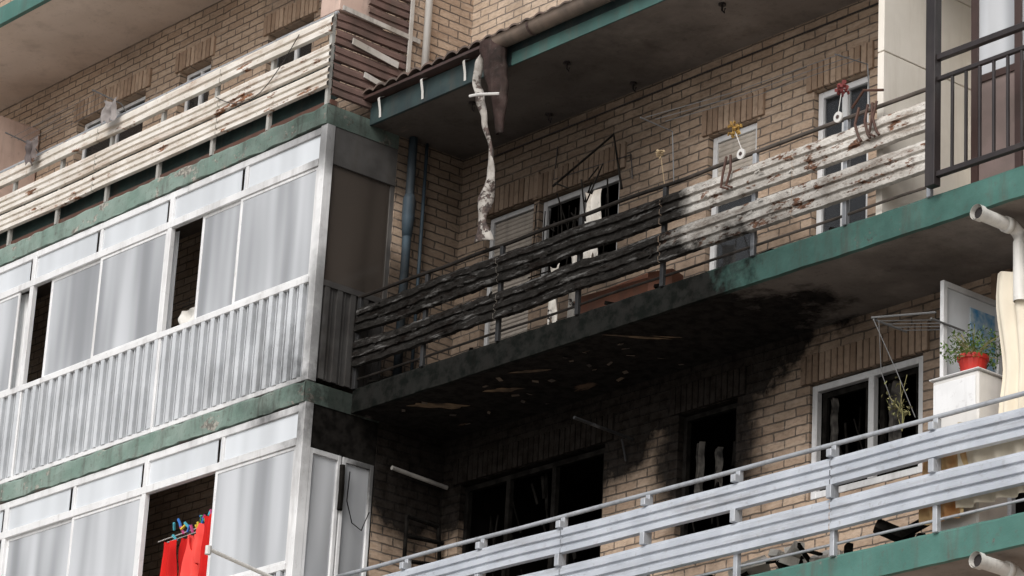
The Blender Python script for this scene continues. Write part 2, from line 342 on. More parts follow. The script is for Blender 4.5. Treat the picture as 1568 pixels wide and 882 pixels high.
# ------------------------------------------------------------------ slabs / soffits
def rough_disp(a=.006,s=6):
    return lambda v: Vector((0,noise.noise(v*s)*a,noise.noise(v*s+Vector((9,0,0)))*a))
def slab(name,x0,x1,y0,y1,z0,z1,em,sm,am=.006):
    g=G(); n=int((x1-x0)/.08); d=rough_disp(am)
    g.ext([(y0+.05,z0-.0),(y0,z0),(y0-.0,z0+.02),(y0,(z0+z1)/2),(y0,z1-.02),(y0+.01,z1),(y0+.08,z1)],x0,x1,n,d)
    g.done(name+'_edge',em,BLD)
    g=G(); g.box(x0+.002,x1-.002,y0+.02,y1,z0+.006,z1-.006); g.done(name,sm,BLD)
slab('balcony_slab',0.003,14,-1.3,YW,-.21,.04,EDGE,SOF)
slab('balcony_slab',0.003,14,-1.3,YW,-3.02,-2.77,EDGE,SOF)
slab('balcony_slab',0.003,14,-1.3,YW,-5.95,-5.7,EDGE,SOF)
for z in (2.9,0,-2.9,-5.8):
    slab('bay_slab',-14,0,-1.87,YL,z-.22,z-.01,EDGEL,SOF,.022)
    g=G(); g.ext([(0.0,z-.22),(0.004,z-.1),(0,z-.01)],-1.87,YL,10,None,'y'); g.done('slab_end',EDGEL,BLD)
g=G(); g.box(-14,.0,-1.83,-1.75,2.895,2.95); g.done('rusty_flashing',mk('rust_flashing',(.10,.045,.03),dirt=.5),BLD)
g=G(); g.box(-14,0,-2.28,YL,5.47,5.62); g.done('roof_slab',SOFU,BLD)
g=G(); g.box(-14,0.0,-2.34,-2.283,5.455,5.68); g.done('roof_slab_edge',EDGE,BLD)
g=G(); g.box(-7.6,-7.0,-1.62,YL,2.9,4.93); g.done('party_wall',PINK,BLD,bevel=.03)
g=G(); g.box(-14,0,-1.85,-1.80,-11.2,-5.8); g.done('ground_floor_front',CONC,BLD)
g=G(); g.box(0.003,14,-1.3,YW,2.83,2.99); g.done('eaves_soffit',SOF,BLD)
g=G(); g.box(0.0,14,-1.335,-1.302,2.82,3.06); g.done('fascia_board',FASC,BLD,bevel=.004)
g=G(); g.box(2.2,14,-1.352,-1.338,2.80,2.93); g.done('fascia_trim',FASCG,BLD)
def tile(u,v):
    x=-.12+14.1*u; yy=-1.46+1.36*v; ph=(x*5.4)%1.0
    z=3.115+.34*v+.05*abs(math.sin(math.pi*ph))**.7 - .022*((v*4)%1.0)+.012*noise.noise(Vector((int(x*5.4)*3.1,int(v*4),0)))
    return (x,yy+.02*noise.noise(Vector((int(x*5.4)*5.3,1,0))),z)
g=G(); g.sheet(tile,900,16)
g.sheet(lambda u,v:(tile(u,0)[0],tile(u,0)[1]+.001*v,tile(u,0)[2]-.02*v),900,1)
g.done('roof_tiles',TILE,BLD,smooth=False)
g=G(); g.box(-.1,14,-1.44,YW,3.07,3.10); g.done('roof_deck',BROWNM,BLD)
g=G()
for x in (.19,.86,1.51):
    g.ext([(-1.342,3.07),(-1.40,3.045),(-1.405,3.03),(-1.36,2.93),(-1.34,2.86)],x,x+.035,2,lambda v:Vector(((v.z-3)*.25,0,0)))
g.done('gutter_brackets',PVC,BLD)
g=G(); pr=[]
for k in range(11):
    a=math.pi*k/10; pr.append((-1.45-.088*math.cos(a),3.06-.095*math.sin(a)))
pr=[(pr[0][0]-.012,pr[0][1]+.005)]+pr
g.ext(pr,2.02,14,60,lambda v:Vector((0,0,noise.noise(v*.8)*.015)))
gut=empty('roof_gutter'); g.done('gutter_trough',GUT,gut,smooth=True)
g=G()
for x in [2.6+1.1*i for i in range(10)]:
    pr2=[]
    for k in range(9):
        a=math.pi*k/8; pr2.append((-1.45-.094*math.cos(a),3.055-.101*math.sin(a)))
    g.ext(pr2,x,x+.03)
g.done('gutter_straps',BROWNM,gut)
hg=empty('hanging_broken_gutter')
g=G()
path=[(2.02,-1.46,3.05),(2.06,-1.47,2.9),(2.10,-1.47,2.72),(2.14,-1.46,2.52),(2.16,-1.45,2.36),(2.17,-1.44,2.08)]
wd=[.16,.155,.14,.115,.085,.045]
def trough(u,v):
    f=u*(len(path)-1); i=min(int(f),len(path)-2); t=f-i
    c=Vector(path[i]).lerp(Vector(path[i+1]),t); w=wd[i]*(1-t)+wd[i+1]*t
    a=math.pi*(v*1.35-.2); q=1+.22*noise.noise(Vector((u*6,v*3,0)))
    return (c.x-w*math.cos(a)*.95*q,c.y-w*math.sin(a)*.7*q+.02,c.z)
g.sheet(trough,30,14); g.done('bent_trough',GUTD,hg,smooth=True)
g=G()
rp=[(1.93,-1.5,3.0,.05,0),(1.88,-1.53,2.86,.045,.5),(1.92,-1.58,2.65,.035,.9),(2.01,-1.6,2.45,.045,.4),(2.07,-1.57,2.2,.055,-.4),(2.12,-1.5,1.9,.065,-.8),(2.12,-1.5,1.65,.08,-.3),(2.06,-1.5,1.42,.085,.4),(2.01,-1.48,1.22,.075,-.3),(2.03,-1.47,1.02,.11,.3)]
def rib(u,v):
    f=u*(len(rp)-1); i=min(int(f),len(rp)-2); t=f-i; t2=t*t*(3-2*t)
    a=[rp[i][k]*(1-t2)+rp[i+1][k]*t2 for k in range(5)]; a[2]=rp[i][2]*(1-t)+rp[i+1][2]*t
    s=(v-.5)*2; w=a[3]*(1+.2*noise.noise(Vector((u*9,v*2,3))))
    return (a[0]+w*s*math.cos(a[4]),a[1]+w*s*math.sin(a[4])+.05*(s*s),a[2]+.02*s*noise.noise(Vector((u*20,0,8))))
g.sheet(rib,80,8); o=g.done('melted_strip',STRIP,hg,smooth=True); sm=o.modifiers.new('s','SOLIDIFY'); sm.thickness=.006
g=G(); g.tube([(1.98,-1.66,2.445),(2.10,-1.64,2.435),(2.26,-1.53,2.43)],.014,6); g.done('strap',CHINA,hg)
g=G()
for x,yy in ((2.6,-1.0),(2.72,-.25),(1.2,-1.0),(1.55,-.3),(4.6,-.9)):
    g.tube([(x,yy,2.84),(x,yy,2.76),(x+.03,yy,2.73),(x+.04,yy,2.77)],.010,6); g.tube([(x,yy,2.83),(x,yy,2.81)],.035,10)
g.done('ceiling_hooks',BLACKM,BLD)
# ------------------------------------------------------------------ glazed bays
def ribpanel(bk,bars,x0,x1,z0,z1,y,per=.165,axis='x',sgn=-1,dp=.045):
    n=max(1,int(round((x1-x0)/per))); per=(x1-x0)/n
    def bx(g,a,b,c,d,e,f):
        g.box(a,b,min(c,d),max(c,d),e,f) if axis=='x' else g.box(min(c,d),max(c,d),a,b,e,f)
    bx(bk,x0,x1,y,y-sgn*.01,z0,z1)
    for i in range(n):
        a=x0+i*per+U(-.003,.003)
        bx(bars,a+per*.20,a+per*.58,y,y+sgn*dp,z0,z1)
        bx(bars,a+per*.80,a+per*.88,y,y+sgn*dp*.5,z0,z1)
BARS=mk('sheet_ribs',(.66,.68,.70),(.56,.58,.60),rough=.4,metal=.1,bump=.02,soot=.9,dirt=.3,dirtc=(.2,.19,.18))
SP=mk('sooted_panel',(.13,.125,.12),(.08,.075,.072),rough=.6,soot=.6,dirt=.5)
TOY=mk('stored_things',(.72,.60,.48),(.80,.72,.60),scale=4,dirt=.1)
def bay(z0,sashes,side):
    B=empty('glazed_balcony_enclosure')
    f=G();r=G();bs=G();gl=G();gf=G();cu=G()
    Y=-1.85
    f.box(-.10,0.004,Y-.004,Y+.10,z0,z0+2.68)
    for k in range(1,6):
        x=-2.65*k; f.box(x-.035,x+.035,Y-.008,Y+.05,z0,z0+2.66)
    for k in range(5):
        x=-2.65*k-1.33; f.box(x-.022,x+.022,Y,Y+.04,z0+2.33,z0+2.59)
    f.box(-14,-.1,Y-.002,Y+.05,z0+2.59,z0+2.665); f.box(-14,-.1,Y-.012,Y+.05,z0+2.25,z0+2.33)
    f.box(-14,-.1,Y-.02,Y+.06,z0+1.02,z0+1.085); f.box(-14,-.1,Y-.005,Y+.05,z0,z0+.05)
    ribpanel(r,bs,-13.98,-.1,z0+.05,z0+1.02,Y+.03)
    for k in range(11):
        a=-.1-1.325*k; gf.box(a-1.29,a-.01,Y+.02,Y+.025,z0+2.33,z0+2.59)
    for a,b,off,cur in sashes:
        yy=Y+.0+off*.022
        frame(f,a,b,z0+1.085,z0+2.25,yy+.004,.036,.02)
        gl.box(a+.036,b-.036,yy+.012,yy+.015,z0+1.121,z0+2.214)
        if cur:
            ca,cb=cur; curtain(cu,ca,cb,z0+1.0,z0+2.27,Y+.12,.028,max(2,int((cb-ca)*4)))
    s=G();s2=G()
    if side=='up':
        ribpanel(s,s2,-1.75,YL,z0+.05,z0+1.0,-.03,.16,'y',1,.025)
        s.box(-.05,0.0,-1.75,YL,z0+1.0,z0+1.06); s.box(-.05,0.0,-1.75,YL,z0+2.28,z0+2.33)
        s.box(-.05,-.01,-1.0,YL,z0+1.06,z0+2.28)
        s.box(-.04,-.006,-1.75,YL,z0+2.33,z0+2.68)
        s.add(s2.v,s2.f)
        s.done('side_panel',SP,B)
        q=G(); q.box(-.03,-.025,-1.75,-1.0,z0+1.06,z0+2.28); q.done('side_pane',GLASSD,B)
    else:
        q=G()
        for a,b in ((-1.75,-1.37),(-1.35,-.97)):
            s.box(-.05,0,a,a+.04,z0,z0+2.24); s.box(-.05,0,b-.04,b,z0,z0+2.24); s.box(-.05,0,a+.04,b-.04,z0+2.19,z0+2.24); s.box(-.05,0,a+.04,b-.04,z0+.9,z0+.96)
            q.box(-.03,-.025,a+.04,b-.04,z0+.02,z0+2.19)
        s.done('side_window_frame',WHITE,B,bevel=.003); q.done('side_pane',GLASS,B)
        s=G(); s.box(-.06,-.01,-1.75,YL,z0+2.24,z0+2.68); s.box(-.05,-.008,-.97,YL,z0,z0+2.24); s.done('side_panel',CHARF,B)
        curtain(cu,-1.32,-1.0,z0+.0,z0+2.2,-.09,.012,4,'y')
        w_=G(); w_.tube([(.03,-1.28,z0+2.1),(.04,-1.3,z0+1.8),(.04,-1.22,z0+1.6),(.04,-1.1,z0+1.55),(.04,-1.02,z0+1.75)],.006,5); w_.tube([(.01,-1.36,z0+2.15),(.015,-1.355,z0+1.9),(.015,-1.36,z0+1.7)],.03,6); w_.done('loose_cable',CHARF,B)
    f.done('frame',WHITE,B,bevel=.004); r.done('shade_toned_backing',RIB,B); bs.done('sheet_ribs',BARS,B); gl.done('sash_glass',GLASS,B); gf.done('top_lights',GLASSF,B); cu.done('curtains',CURT,B,smooth=True)
    if side=='up':
        t=G(); t.box(-.60,-.28,Y+.05,Y+.10,1.15,2.0); t.box(-2.45,-2.15,Y+.2,Y+.4,1.0,1.1); t.done('stored_panel',TOY,B)
        t=G(); t.box(-.44,-.32,Y+.03,Y+.048,1.13,1.34); t.done('stored_red_box',RED,B)
bay(0,[(-2.09,-1.38,1,(-2.15,-1.5)),(-1.40,-.1,0,(-1.35,-.7)),(-.95,-.1,1.9,None),(-4.94,-3.92,1,(-4.9,-4.05)),(-3.95,-2.69,0,(-3.75,-2.65)),(-6.8,-5.55,0,(-6.5,-5.5)),(-7.9,-6.75,1,(-7.9,-6.8)),(-10.6,-9.2,0,(-10.6,-9.2)),(-9.2,-8.0,1,(-9.2,-8.0)),(-13.2,-10.65,0,(-13.2,-10.65))],'up')
bay(-2.9,[(-1.42,-.1,0,(-.75,-.1)),(-3.98,-2.69,0,(-3.9,-3.1)),(-5.27,-3.95,1,(-4.9,-3.95)),(-6.6,-5.4,0,(-6.6,-5.4)),(-7.9,-6.6,1,(-7.9,-6.6)),(-13.2,-8,0,(-13,-8))],'low')
# ------------------------------------------------------------------ railings
def band(g,x0,x1,z0,z1,y,ridges=3,amp=.018,seg=None,disp=None,axis='x',sg=-1):
    pr=[(y-sg*.02,z0),(y-sg*.01,z0+.001)]
    n=ridges; h=(z1-z0)/n
    for i in range(n):
        a=z0+i*h
        pr+=[(y,a+h*.03),(y+sg*amp,a+h*.08),(y+sg*amp,a+h*.62),(y+sg*amp*.35,a+h*.74),(y,a+h*.95)]
    pr+=[(y,z1),(y-sg*.02,z1)]
    g.ext(pr,x0,x1,seg or 1,disp,axis)
POSTS=[.03,1.07,2.17,3.27,4.38,5.5,6.57,7.5]
RM=empty('balcony_railing')
g=G()
def dm(v):
    k=max(0,1-abs(v.x-1.8)/3.2)
    return Vector((0,noise.noise(Vector((v.x*1.3,v.z*3,1)))*.045*(k+.15),noise.noise(Vector((v.x*.8,v.z*.5,7)))*.05*(k+.12)+noise.noise(Vector((v.x*7,v.z*4,3)))*.014*(k+.12)+noise.noise(Vector((v.x*17,v.z*9,3)))*.006))
for a,b in ((0.03,2.17),(2.17,4.38),(4.38,6.0),(6.0,7.55)):
    band(g,a+.003,b-.003,.60,.865,-1.34,3,.024,int((b-a)*30),dm)
    band(g,a+.003,b-.003,.24,.52,-1.34,3,.024,int((b-a)*30),dm)
g.done('slats',RAILM,RM)
g=G()
for k in range(130):
    x=U(.2,6.0); z=random.choice([U(.27,.5),U(.63,.84)]); s=U(.015,.05)
    g.obox((x,-1.370+U(-.004,.008),z),(s*U(1,2.4),.004,s*.5),(U(-.5,.5),U(-.3,.3),U(-.4,.4)))
g.done('curled_flakes',RAILM,RM)
n=60
g=G()
g.tube([(0.02+7.55*i/n,-1.31+noise.noise(Vector((i*.2,0,0)))*.01,.985+noise.noise(Vector((i*.15,3,0)))*.018) for i in range(n+1)],.019,8)
g.tube([(0.02+7.55*i/n,-1.29,.13+noise.noise(Vector((i*.15,8,0)))*.01) for i in range(n+1)],.012,6)
g.done('top_rail',mk('sooted_top_rail',(.13,.105,.09),(.07,.06,.05),rough=.6,soot=.9,bump=.4),RM)
g=G()
for x in POSTS: g.box(x-.022,x+.022,-1.32,-1.28,.03,.975)
g.done('posts',RAILP,RM,bevel=.003)
RL=empty('balcony_railing')
g=G()
for a,b in ((0.03,3.27),(3.27,6.51),(6.51,9.9),(9.9,13.5)):
    for z0,z1 in ((-2.20,-1.965),(-2.57,-2.31)):
        band(g,a+.004,b-.004,z0,z1,-1.345,3,.024,int((b-a)*6),lambda v:Vector((0,noise.noise(v*1.1)*.010,noise.noise(Vector((v.x*.6,v.z*.1,4)))*.014)))
g.done('slats',RAILD,RL)
g=G(); g.tube([(0.0+13.5*i/40,-1.31,-1.845+noise.noise(Vector((i*.3,0,9)))*.006) for i in range(41)],.021,8); g.tube([(0,-1.28,-2.67),(13.5,-1.28,-2.67)],.012,6)
g.done('top_rail',RAILP,RL,smooth=True)
g=G()
for i in range(13):
    x=-.03+1.09*i if i else .03
    g.box(x-.024,x+.024,-1.33,-1.28,-2.78,-1.86); g.box(x-.028,x+.028,-1.385,-1.33,-1.965,-1.90); g.box(x-.028,x+.028,-1.38,-1.33,-2.31,-2.20)
g.done('posts',RAILP,RL,bevel=.004)
RU=empty('balcony_railing')
g=G()
def du(v): return Vector((0,noise.noise(Vector((v.x*1.1,v.z*2,2)))*.015,noise.noise(Vector((v.x*.5,v.z*.3,5)))*.02))
for a,b in ((-14,-10),(-10,-7.6),(-7.6,-4.2),(-4.2,-1.9),(-1.9,0.0)):
    for z0,z1,rd in ((3.67,3.86,2),(3.33,3.545,3),(3.08,3.30,3)):
        band(g,a+.004,b-.004,z0,z1,-1.88,rd,.022,int((b-a)*6),du)
g.done('slats',RAILU,RU)
g=G()
for i in range(15): 
    x=-.05-.98*i; g.box(x-.022,x+.022,-1.86,-1.82,2.9,3.9)
g.done('posts',mk('post_grey',(.42,.41,.38),rough=.6,patch=(.25,.12,.07),pthr=.6),RU)
g=G(); g.tube([(-14+14*i/50,-1.83,3.90+noise.noise(Vector((i*.3,1,1)))*.012) for i in range(51)],.02,8); g.done('top_rail',RAILP,RU)
g=G(); g.box(-14,-.02,-1.74,-1.725,3.0,3.62); g.done('green_backing_sheet',mk('green_sheet',(.035,.07,.065),(.015,.03,.03),rough=.7,dirt=.5),RU)
g=G()
for k in range(5):
    z=3.0+k*.185; band(g,-1.84,-.9,z,z+.165,.0,2,.016,6,lambda v,k=k:Vector((0,0,.01*noise.noise(v*3))),'y',1)
for k in range(3):
    z=3.945+k*.185; band(g,-1.45,-.9,z,z+.165,.0,2,.016,6,lambda v,k=k:Vector((0,0,.01*noise.noise(v*3))),'y',1)
g.done('side_slats',BROWNS,RU)
g=G(); g.obox((.035,-1.35,3.60),(.012,.6,.07),(-.12,0,0)); g.obox((.035,-1.2,3.28),(.012,.55,.06),(-.16,0,0)); g.obox((.04,-1.3,3.93),(.02,1.0,.05),(-.04,0,0)); g.obox((.045,-.93,3.7),(.02,.04,1.5),(.0,0,0)); g.done('broken_white_laths',mk('lath_white',(.55,.53,.5),(.38,.35,.31),dirt=.6),RU)
g=G(); g.box(-.35,-.03,-1.8,-1.2,3.95,4.25); g.done('storage_box',PINK,None,bevel=.01)
g=G(); g.box(6.85,6.92,-1.24,YW,.045,1.52); g.box(6.85,6.92,-1.24,YW,1.53,2.3); g.box(6.85,6.92,-1.24,YW,2.31,2.82); g.done('balcony_partition',CREAM,BLD,bevel=.004)
g=G(); g.box(6.93,7.6,YW-.03,YW-.005,.05,2.8); g.done('cream_infill',CREAM,BLD)
NB=empty('iron_balcony_railing')
g=G(); g.box(7.55,7.65,-1.42,-1.34,.07,3.0)
g.box(7.65,13,-1.40,-1.35,1.16,1.21); g.box(7.65,13,-1.39,-1.355,.98,1.015); g.box(7.65,13,-1.40,-1.35,.14,.185)
x=7.80
while x<13: g.box(x-.011,x+.011,-1.386,-1.36,.185,.98); x+=.145
g.done('bars',BLACKM,NB,bevel=.003)
EN=empty('glazed_balcony_enclosure')
f=G();q=G()
for x in (7.72,8.18,8.62,9.1,9.6,10.1,10.6): f.box(x-.035,x+.035,-1.02,-.97,.05,2.8)
f.box(7.72,10.6,-1.015,-.975,1.05,1.11); f.box(7.72,10.6,-1.015,-.975,2.3,2.36); f.done('frame',BROWNM,EN)
q.box(7.72,10.6,-1.0,-.995,1.1,2.8); q.done('panes',GLASS,EN); c=G(); curtain(c,7.75,8.6,1.1,2.8,-.85,.03,8); curtain(c,9.1,10.5,1.1,2.8,-.85,.03,12); c.done('curtains',CREAM,EN)
c=G(); c.box(7.72,10.6,-1.0,-.99,.05,1.05); c.done('panels',mk('taupe_panel',(.24,.18,.165),(.19,.145,.13),dirt=.3),EN)
# ------------------------------------------------------------------ pipes
P=empty('drainpipe'); g=G(); g.tube([(.085,-.83,.04),(.085,-.83,2.3),(.085,-.83,2.82)],.045,12); g.tube([(.085,-.83,1.75),(.085,-.83,1.95),(.085,-.83,2.15),(.085,-.83,2.2)],[.05,.065,.065,.05],12); g.tube([(.07,-.64,.04),(.07,-.64,2.82)],.018,8); g.done('pipe',BLUE,P,smooth=True)
P=empty('drainpipe'); g=G(); g.tube([(.06,-.73,3.4),(.06,-.73,7.5)],.04,12); g.done('pipe',PVC,P,smooth=True)
for zz,yy in ((-.31,-1.45),(-3.12,-1.45)):
    P=empty('drainpipe'); g=G(); X0=8.13
    g.tube([(X0,yy,zz),(X0,-1.02,zz-.0),(X0,-.96,zz-.03),(X0,-.94,zz-.1),(X0,-.94,zz-.6 if zz>-1 else zz-2)],.055,14,False)
    g.tube([(X0,yy-.01,zz),(X0,yy+.05,zz)],.066,14,False); g.tube([(X0,-1.12,zz),(X0,-1.06,zz)],.066,14); g.done('pipe',PVC,P,smooth=True)
    g=G(); g.tube([(X0,yy+.03,zz),(X0,yy+.04,zz)],.05,14); g.done('bore_shade_disc',BLACKM,P)  # black disc painted in for the shade inside the pipe
g=G(); g.tube([(.09,-.82,-.66),(.09,-.12,-.70)],.022,8); g.done('clothes_rod',mk('sooted_rod',(.42,.40,.37),(.2,.19,.18),dirt=.6))
g=G(); g.tube([(2.78,-.85,-.72),(2.78,-.12,-.75)],.016,8); g.tube([(2.72,-.2,-.75),(2.72,-.14,-.95)],.01,6); g.done('clothes_rod',RAILP)
g=G()
for a,b in (((.1,-.6,-1.1),(.1,-.2,-1.12)),((.1,-.6,-1.1),(.1,-.6,-1.55)),((.1,-.6,-1.3),(.12,-.15,-1.28)),((.1,-.2,-1.12),(.1,-.15,-1.6)),((.1,-.6,-1.55),(.1,-.15,-1.5))): g.tube([a,b],.022,6)
g.done('burnt_rack',CHARF)
g=G(); g.tube([(.06,-2.85,-1.93),(.04,-1.8,-2.08)],.02,8); g.tube([(.06,-2.86,-1.90),(.06,-2.86,-1.98)],.03,8); g.done('awning_arm',PVC)
# ------------------------------------------------------------------ clothes
def cloth(name,mat,x0,x1,z0,z1,y,fold=3,amp=.03,ragged=0,taper=0):
    g=G(); sd=U(0,50)
    def fn(u,v):
        w=1-taper*(1-v); xc=(x0+x1)/2; a=xc+(x0+(x1-x0)*u-xc)*w+.02*noise.noise(Vector((sd,v*3,0)))
        zz=z1-(z1-z0)*(1-v)*(1+ragged*noise.noise(Vector((u*7,sd,0))))-.03*v*math.sin(u*3.14)
        return (a,y+amp*math.sin(u*6.28*fold+sd+v*1.5)*(.4+.6*(1-v))+.05*noise.noise(Vector((u*2,v*3,sd))),zz)
    g.sheet(fn,36,16); return g.done(name,mat,None,smooth=True)
cloth('hanging_clothes',RED,-2.42,-2.18,-2.0,-1.16,-1.70,2,.05); cloth('hanging_clothes',RED,-2.2,-2.02,-1.8,-1.14,-1.62,2,.04)
cloth('hanging_clothes',CORAL,-2.08,-1.52,-2.1,-1.14,-1.66,3.3,.06,0,.1); cloth('hanging_clothes',CORAL,-1.84,-1.66,-1.5,-1.06,-1.70,1.5,.04,0,.1); cloth('hanging_clothes',RED,-1.70,-1.5,-1.9,-1.02,-1.75,2,.03)
g=G(); g.tube([(-2.6,-1.66,-1.12),(-1.45,-1.66,-1.08)],.005,5); g.tube([(-2.6,-1.55,-1.1),(-1.45,-1.55,-1.06)],.005,5); g.done('clothesline',CHINA)
PG=empty('clothes_pegs')
for i,m in enumerate(PEGS):
    g=G()
    for k in range(5): g.obox((U(-2.35,-1.5),-1.68,U(-1.14,-.98)),(.018,.02,.08),(U(-.6,.6),U(-1,1),0))
    g.done('peg_cluster_%d'%i,m,PG)
cloth('hanging_clothes',CLOTHW,-2.5,-2.1,1.0,1.33,-1.72,2,.03,.3)
g=G()
for k in range(3): g.tube([(-2.6,-1.7+.06*k,1.42),(-2.1,-1.7+.06*k,1.40)],.004,4)
g.tube([(-2.32,-1.66,1.33),(-2.3,-1.66,1.42),(-2.27,-1.66,1.46)],.005,5); g.done('clothesline',BLACKM)
cloth('tattered_blind',TATTER,2.66,2.86,.25,1.05,-.9,1.5,.04,.4,.3); cloth('tattered_blind',TATTER,2.86,3.05,.75,1.45,-.9,1.5,.05,.5,.4)
cloth('tattered_blind',TATTER,1.75,1.9,.5,1.15,-.35,1,.03,.5,.5); cloth('tattered_blind',TATTER,2.45,2.6,.9,1.5,-.5,1,.03,.6,.6)
g=G()
for k in range(16):
    x=U(2.3,3.2); z=U(1.1,1.7); g.tube([(x,-.9,z),(x+U(-.2,.2),-.9+U(-.1,.1),z-U(.1,.5))],.008,5)
for k in range(9): g.tube([(1.3+.13*k,-.2,1.0),(1.3+.13*k+U(-.04,.04),-.2,1.95+U(-.3,0))],.006,5)
g.tube([(1.9,-.5,1.9),(2.75,-.5,2.2),(2.9,-.5,1.6)],.012,5); g.tube([(1.25,-.2,1.5),(2.4,-.2,1.55)],.008,5); g.tube([(1.25,-.2,1.2),(2.4,-.2,1.18)],.008,5)
g.done('bent_window_grille',CHARF)
g=G(); g.obox((3.55,-1.1,.17),(1.0,.03,.22),(.2,.04,0)); g.obox((4.15,-1.05,.16),(.25,.2,.24),(0,0,.3)); g.obox((3.2,-.8,.3),(.9,.02,.3),(.3,-.1,.1)); g.done('fallen_boards',WOOD,None,bevel=.004)
g=G()
for k in range(60):
    x=U(.2,6.8); g.obox((x,-1.2+U(0,.5),.06+U(0,.06)),(U(.05,.3),U(.02,.1),U(.01,.06)),(U(-.3,.3),U(-.3,.3),U(0,3)))
g.done('fire_debris',CHARF)
g=G()
for k in range(60):
    x=U(.8,7.5); g.obox((x,-1.2+U(0,.6),-2.72+U(0,.1)),(U(.05,.35),U(.02,.12),U(.01,.1)),(U(-.5,.5),U(-.5,.5),U(0,3)))
g.done('fire_debris',CHARF)
g=G()
for k in range(12): g.obox((U(4.2,6.3),-1.0+U(-.1,.3),-2.66+U(0,.12)),(U(.1,.3),U(.05,.2),U(.03,.12)),(U(-.5,.5),U(-.5,.5),U(0,3)))
g.done('plaster_rubble',CLOTHW)
g=G()
for k in range(26):
    x=U(.4,3.6); yy=U(-1.1,-.2); g.obox((x,yy,-.207-U(0,.012)),(U(.02,.09),U(.02,.07),.004),(U(-.35,.35),U(-.35,.35),U(0,3)))
g.done('peeling_paint',mk('peeling_paint',(.11,.08,.055),(.025,.02,.018),scale=8,dirt=.5),None)
g=G()
def scar(x0,y0,x1,y1,w):
    def fn(u,v):
        q=w*math.sin(math.pi*min(1,max(0,u)))*(1+.6*noise.noise(Vector((u*7,v*2,x0))))
        return (x0+(x1-x0)*u,y0+(y1-y0)*u+(v-.5)*q,-.2085+.001*math.sin(u*9))
    g.sheet(fn,24,4)
scar(3.55,-1.25,3.95,-.75,.09); scar(3.85,-.95,4.05,-.72,.05); scar(.6,-1.1,1.1,-.7,.22); scar(1.5,-.9,1.9,-.7,.12); scar(2.1,-1.1,2.5,-.9,.07)
g.done('bare_plaster_scars',mk('bare_plaster',(.24,.165,.10),(.06,.045,.035),scale=5,rough=.95,dirt=.8,dirtc=(.02,.018,.016),streak=False,spec=.1),BLD)
# ------------------------------------------------------------------ ornaments
def ornament(x,z,petal,zd,xd):
    E=empty('hanging_flower_ornament'); g=G()
    for k in range(38):
        d=Vector((U(-1,1),U(-1,1),U(-1,1))).normalized()*U(.02,.07); g.obox(Vector((x,-1.42,z))+d,(.03,.006,.024),(U(0,3),U(0,3),U(0,3)))
    g.done('petals',petal,E)
    g=G(); g.tube([(xd,-1.43,zd),(xd,-1.445,zd)],.048,16); g.tube([(xd,-1.437,zd+.05),(x,-1.42,z)],.004,4); g.done('disc',CHINA,E)
    g=G(); g.tube([(xd,-1.447,zd),(xd,-1.45,zd)],.018,10); g.done('disc_centre',BROWNM,E)
ornament(5.35,1.20,YEL,.94,5.46); ornament(6.62,1.21,REDF,.95,6.6)
g=G()
for k in range(24):
    d=Vector((U(-1,1),U(-1,1),U(-1,1))).normalized()*U(.01,.045); g.obox(Vector((4.38,-1.38,1.27))+d,(.024,.006,.02),(U(0,3),U(0,3),U(0,3)))
g.tube([(4.38,-1.38,1.25),(4.39,-1.33,.99)],.004,4)
g.done('dried_flowers',TAN)
g=G()
for x in (5.22,5.27,6.88,6.93,6.98,6.78): g.tube([(x,-1.38,1.0),(x+U(-.03,.03),-1.4,.85),(x+U(-.04,.04),-1.4,.72),(x+.05,-1.4,.68)],.012,6)
g.tube([(6.7,-1.38,1.02),(6.85,-1.4,1.13),(7.05,-1.38,1.08)],.012,6)
g.done('plant_hooks',mk('rust_iron',(.10,.045,.03),(.05,.025,.02)))
WIRE=mk('grey_wire',(.16,.16,.16),dirt=0)
g=G()
for k in range(3):
    yy=-1.45-.12*k; g.tube([(4.5,yy,1.52-.02*k),(5.6,yy,1.43-.02*k),(6.85,yy,1.40-.02*k)],.0035,4)
for x in (4.5,6.85): g.tube([(x,-1.32,.98),(x,-1.36,1.45 if x<5 else 1.38),(x,-1.75,1.46 if x<5 else 1.34)],.006,6)
g.done('clothesline',WIRE)
g=G()
for k in range(4): g.tube([(-5.5,-1.95-.09*k,3.98),(-3.75,-1.95-.09*k,4.02)],.004,4)
for x in (-5.5,-3.75): g.tube([(x,-1.83,3.9),(x,-1.92,3.98),(x,-2.3,4.02)],.008,6)
g.done('clothes_airer',WIRE)
cloth('hanging_cloth',mk('grey_rag',(.16,.13,.12),(.10,.08,.08)),-5.5,-5.3,3.72,4.02,-2.0,1.5,.03,.2); cloth('hanging_cloth',mk('grey_rag2',(.30,.27,.26),(.2,.18,.17)),-3.95,-3.72,3.75,4.05,-2.0,1.5,.03,.2)
g=G(); pts=[(-1.9+.1*i,-1.93,3.5-.35*math.sin(i/14*3.14)+.02*i) for i in range(15)]; g.tube(pts,.005,5); g.done('loose_cable',BLACKM)
g=G(); g.tube([(0.3+.4*i,-.12,2.72-.0*i+.02*noise.noise(Vector((i,0,0)))) for i in range(30)],.008,5); g.tube([(1.5,-.12,2.55),(1.48,-.13,2.2),(2.6,-.13,2.15),(2.62,-.12,1.9)],.007,5); g.done('wall_cable',BLACKM,BLD)
